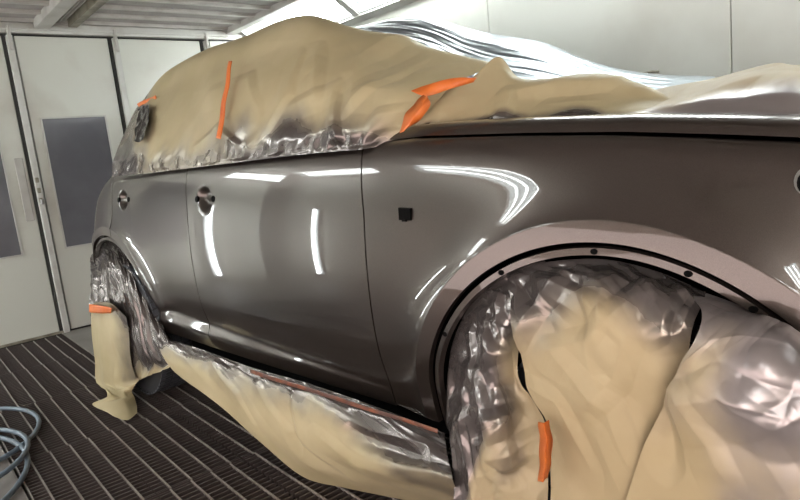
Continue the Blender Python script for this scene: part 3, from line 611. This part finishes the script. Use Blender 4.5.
sheet('masking_paper', R, 240, 190,
      lambda x, y, A, B: (0.022*facets(x, y, 63, .17, 0.9, 2.0)+0.017*facets(x, y, 64, .06, 0.9, 2.4)*(1-0.88*smooth(A, .2, .42))+0.014*soft(x, y, 65, .35))*smooth(A, 0, .05),
      lambda x, y, A, B: 1-smooth(A+0.10*blotch(x, y, 66, .3)-0.12*smooth(B, .45, .9), .16, .44),
      M['wheelpaper'], 'broad tan masking sheet with grey oversprayed top covering the middle of the front wheel', 'masking sheets', folds=segs([[(0.622,0.050,0.887),(0.540,0.050,0.745)]][0], 0.035, 0.07)+segs([[(0.626,0.050,0.740),(0.742,0.050,0.787),(0.829,0.050,0.866),(0.922,0.050,0.874)]][0], 0.02, 0.07)+segs([[(0.889,0.050,0.867),(0.878,0.050,0.812),(0.910,0.050,0.822),(0.921,0.050,0.865)]][0], 0.015, 0.035)+segs([[(0.560,0.050,0.634),(0.643,0.050,0.629),(0.727,0.050,0.509)]][0], 0.018, 0.07)+segs([[(0.645,0.050,0.734),(0.778,0.050,0.651),(0.825,0.050,0.518)]][0], 0.02, 0.09)+segs([[(0.826,0.050,0.810),(0.792,0.050,0.718),(0.734,0.050,0.645)]][0], 0.02, 0.08)+segs([[(0.758,0.050,0.883),(0.770,0.050,0.826)]][0], 0.02, 0.05)+segs([[(0.679,0.050,0.875),(0.721,0.050,0.812)]][0], -0.02, 0.05)+segs([[(0.831,0.050,0.919),(0.848,0.050,0.872)]][0], 0.02, 0.04)+segs([[(0.753,0.050,0.584),(0.811,0.050,0.448)]][0], 0.015, 0.08))
R = [[(0.890,-0.030,0.879),(0.962,-0.030,0.859),(1.019,-0.030,0.836),(1.061,-0.030,0.811),(1.144,-0.030,0.808)],
  [(0.923,0.040,0.866),(0.985,0.040,0.846),(1.039,0.040,0.822),(1.083,0.030,0.806),(1.155,0.030,0.800)],
  [(0.955,0.100,0.834),(1.004,0.090,0.821),(1.055,0.090,0.807),(1.100,0.080,0.799),(1.165,0.080,0.794)],
  [(0.918,0.120,0.742),(0.979,0.130,0.768),(1.040,0.130,0.784),(1.110,0.120,0.782),(1.171,0.110,0.775)],
  [(0.863,0.120,0.623),(0.947,0.130,0.660),(1.034,0.140,0.698),(1.112,0.130,0.712),(1.173,0.120,0.709)],
  [(0.808,0.120,0.449),(0.926,0.130,0.500),(1.032,0.140,0.547),(1.113,0.130,0.573),(1.175,0.120,0.584)],
  [(0.763,0.120,0.285),(0.922,0.130,0.367),(1.030,0.140,0.426),(1.113,0.130,0.459),(1.176,0.120,0.467)]]
sheet('masking_film', R, 230, 170,
      lambda x, y, A, B: (0.016*facets(x, y, 73, .16, -0.5, 2.2)*(1-0.45*smooth(A, .4, .7))+0.009*facets(x, y, 74, .06, -0.4, 2.6)*(1-0.95*smooth(A, .15, .35))+0.012*soft(x, y, 75, .3))*smooth(A, 0, .05),
      lambda x, y, A, B: 1-smooth(A+0.10*blotch(x, y, 76, .3)-0.42*smooth(B, .2, .7), .22, .66),
      M['softpaper'], 'creased glossy grey film over the front of the wheel below the flared arch corner', 'masking sheets', folds=segs([[(0.928,0.050,0.858),(0.971,0.050,0.820),(1.042,0.050,0.810),(1.106,0.050,0.797)]][0], 0.03, 0.07)+segs([[(0.936,0.050,0.773),(0.975,0.050,0.817)]][0], 0.03, 0.06)+segs([[(0.914,0.050,0.707),(1.011,0.050,0.752),(1.093,0.050,0.736)]][0], 0.03, 0.08)+segs([[(1.011,0.050,0.751),(1.078,0.050,0.712),(1.114,0.050,0.738)]][0], 0.02, 0.06)+segs([[(0.935,0.050,0.727),(0.985,0.050,0.657),(1.014,0.050,0.595)]][0], 0.02, 0.06)+segs([[(0.894,0.050,0.713),(0.911,0.050,0.595)]][0], -0.035, 0.06)+segs([[(0.972,0.050,0.867),(1.035,0.050,0.831),(1.093,0.050,0.824)]][0], 0.02, 0.05)+segs([[(1.049,0.050,0.683),(1.093,0.050,0.606)]][0], 0.015, 0.08))
# rear wheel: glossy film above, paper strip trailing on the grating
R = [[(-2.899,-0.100,0.722),(-2.543,-0.080,0.825),(-2.256,-0.060,0.823),(-2.027,-0.050,0.747),(-1.861,-0.040,0.600),(-1.709,-0.040,0.384)],
  [(-2.630,0.000,0.633),(-2.296,0.020,0.721),(-2.073,0.030,0.706),(-1.884,0.030,0.625),(-1.752,0.020,0.505),(-1.561,0.020,0.379)],
  [(-2.607,0.050,0.386),(-2.320,0.050,0.471),(-2.114,0.050,0.473),(-1.938,0.050,0.419),(-1.773,0.050,0.337),(-1.580,0.040,0.300)],
  [(-2.612,0.060,0.186),(-2.358,0.060,0.242),(-2.186,0.060,0.236),(-2.021,0.060,0.208),(-1.804,0.050,0.235),(-1.564,0.040,0.283)],
  [(-2.682,0.060,-0.047),(-2.452,0.060,-0.010),(-2.262,0.060,0.013),(-2.097,0.060,0.072),(-1.802,0.060,0.179),(-1.519,0.050,0.279)]]
sheet('masking_film', R, 150, 150,
      lambda x, y, A, B: (0.028*facets(x, y, 83, .12, 1.25, 3.0)+0.016*facets(x, y, 84, .05, 1.0, 2.0)*(1-smooth(A, .5, .75)))*smooth(A, 0, .06),
      lambda x, y, A, B: 1-0.9*smooth(A+0.1*blotch(x, y, 86, .2), .70, .95),
      M['paper'], 'crinkled shiny film stretched across the rear wheel arch above the tyre', 'masking sheets')
R = [[(-2.453,0.080,0.492),(-2.249,0.090,0.529),(-2.073,0.085,0.537),(-1.955,0.065,0.475)],
  [(-2.487,0.090,0.339),(-2.271,0.100,0.368),(-2.081,0.095,0.372),(-1.966,0.070,0.299)],
  [(-2.531,0.100,0.138),(-2.322,0.110,0.150),(-2.138,0.100,0.164),(-1.962,0.070,0.155)],
  [(-2.550,0.100,0.001),(-2.332,0.110,0.033),(-2.160,0.100,0.055),(-1.929,0.070,0.134)],
  [(-2.108,0.183,0.050),(-2.055,0.164,0.050),(-2.028,0.132,0.050),(-2.044,0.078,0.050)],
  [(-2.134,0.257,0.020),(-2.007,0.213,0.040),(-1.940,0.155,0.040),(-1.920,0.104,0.020)],
  [(-1.931,0.244,0.015),(-1.827,0.244,0.020),(-1.730,0.220,0.020),(-1.788,0.150,0.015)]]
sheet('masking_paper', R, 150, 70,
      lambda x, y, A, B: (0.010*facets(x, y, 93, .16, 1.4, 3.0)+0.012*soft(x, y, 95, .3))*smooth(A, 0, .06)*(1-smooth(A, .8, 1)),
      lambda x, y, A, B: (1-smooth(A, 0.0, .12))*.5+smooth(B, .6, .95)*(1-smooth(A, .4, .55))*.6, M['paper'], 'narrow tan paper strip hanging over the rear wheel and trailing onto the grating', 'masking sheets')

R = [[(-1.750,-0.050,1.364),(-1.703,-0.050,1.355),(-1.650,-0.050,1.361)],  # black sheet added as stand-in for dark quarter glass seen through torn film
  [(-1.789,-0.080,1.424),(-1.717,-0.080,1.412),(-1.638,-0.080,1.424)],
  [(-1.867,-0.130,1.483),(-1.803,-0.130,1.482),(-1.712,-0.130,1.486)],
  [(-1.935,-0.170,1.535),(-1.866,-0.170,1.542),(-1.776,-0.170,1.541)]]
sheet('masking_film', R, 50, 30, lambda x, y, A, B: 0.012*facets(x, y, 103, .045, 1.0, 2.0), lambda x, y, A, B: 0*A+1, M['trim'],
      'crumpled black sheet standing in for dark window glass at the rear pillar under the orange tape', 'masking sheets')

# ------------------------------------------------------------------ tapes
def tape(rows, label, m='tape', n=30, wob=0.002, group='orange tape strips'):
    P = sheetgrid(rows, max(2, len(rows)) if len(rows) > 2 else 5, n); a, b = P.shape[:2]
    if wob: P[..., 1] += wob*np.sin(np.linspace(0, 14, b))[None]
    Wp = W(P); o = MB().grid(Wp).o('masking_tape', M[m]); md = o.modifiers.new('thickness', 'SOLIDIFY'); md.thickness = 0.0012
    sharp(o, 40); return tag(o, label, 'tape', group)
tape([[(-0.936,-0.160,1.609),(-0.883,-0.100,1.512),(-0.873,-0.060,1.417),(-0.844,-0.010,1.307)],
  [(-0.909,-0.160,1.605),(-0.852,-0.100,1.508),(-0.838,-0.060,1.413),(-0.810,-0.010,1.300)]], 'thin upright orange tape strip down the tan paper on the side windows')
tape([[(0.125,-0.100,1.350),(0.180,-0.120,1.361),(0.253,-0.140,1.366),(0.295,-0.180,1.360)],
  [(0.147,-0.100,1.339),(0.185,-0.120,1.344),(0.255,-0.140,1.353),(0.288,-0.180,1.356)],
  [(0.176,-0.100,1.327),(0.199,-0.120,1.332),(0.258,-0.140,1.342),(0.284,-0.180,1.351)]], 'crossing orange tape strip at the windscreen base, lying along the paper', n=30)
tape([[(0.179,-0.090,1.333),(0.147,-0.080,1.310),(0.128,-0.060,1.281),(0.106,-0.060,1.239)],
  [(0.193,-0.090,1.325),(0.196,-0.060,1.300),(0.168,-0.050,1.269),(0.122,-0.060,1.241)],
  [(0.193,-0.090,1.331),(0.210,-0.080,1.303),(0.192,-0.060,1.269),(0.139,-0.060,1.250)]], 'broad torn orange tape strip running down to the top corner of the front door')
tape([[(0.611,0.100,0.582),(0.618,0.110,0.553),(0.618,0.115,0.503),(0.614,0.120,0.453)],
  [(0.640,0.120,0.595),(0.650,0.130,0.566),(0.647,0.135,0.522),(0.642,0.140,0.469)],
  [(0.640,0.100,0.594),(0.651,0.110,0.553),(0.648,0.115,0.508),(0.641,0.120,0.471)]], 'short bright orange tape joining the two sheets over the front wheel')
tape([[(-2.383,0.110,0.508),(-2.226,0.120,0.523),(-2.094,0.120,0.532),(-2.004,0.110,0.529)],
  [(-2.411,0.110,0.457),(-2.252,0.120,0.474),(-2.115,0.120,0.491),(-2.034,0.110,0.499)]], 'small orange tape patch on the masking over the rear wheel')
tape([[(-2.136,-0.250,1.582),(-2.034,-0.250,1.591),(-1.930,-0.240,1.589),(-1.804,-0.220,1.588)],
  [(-2.116,-0.250,1.564),(-2.015,-0.250,1.573),(-1.925,-0.240,1.567),(-1.798,-0.220,1.572)]], 'orange tape scrap at the rear pillar, above the rear door handle')
tape([[(-0.755,0.040,0.416),(-0.407,0.045,0.427),(-0.131,0.045,0.434),(0.097,0.045,0.439),(0.241,0.040,0.440)],
  [(-0.756,0.042,0.400),(-0.407,0.047,0.413),(-0.131,0.047,0.421),(0.097,0.047,0.428),(0.242,0.042,0.429)]], 'long rust-coloured tape along the sill under oversprayed film', m='tapebrown', group='sill tape')

# ------------------------------------------------------------------ hose coil on the floor
pts = []
for (cx, cy, r, z, a0, a1) in ((-3.20, -0.30, 0.62, 0.016, 200, 20), (-3.63, 0.0, 0.47, 0.016, 200, -190), (-3.30, -0.03, 0.39, 0.036, 170, -190), (-3.38, -0.36, 0.44, 0.040, 170, -210), (-3.1, -0.45, 0.36, 0.02, 150, -230)):
    for k in range(40):
        a = math.radians(a0+(a1-a0)*k/39); pts.append((cx+r*1.12*math.cos(a), cy+r*math.sin(a), z))
pts += [(-3.6, -0.9, 0.013), (-4.2, -1.4, 0.013), (-4.6, -1.6, 0.013)]
P = np.array(pts)
for _ in range(10): P[1:-1] = 0.25*P[:-2]+0.5*P[1:-1]+0.25*P[2:]
tag(MB().tube(P, 0.0115, 8).o('air_hose', M['hose'], None, True), 'coiled blue-grey rubber air hose lying on the floor grating', 'hose')
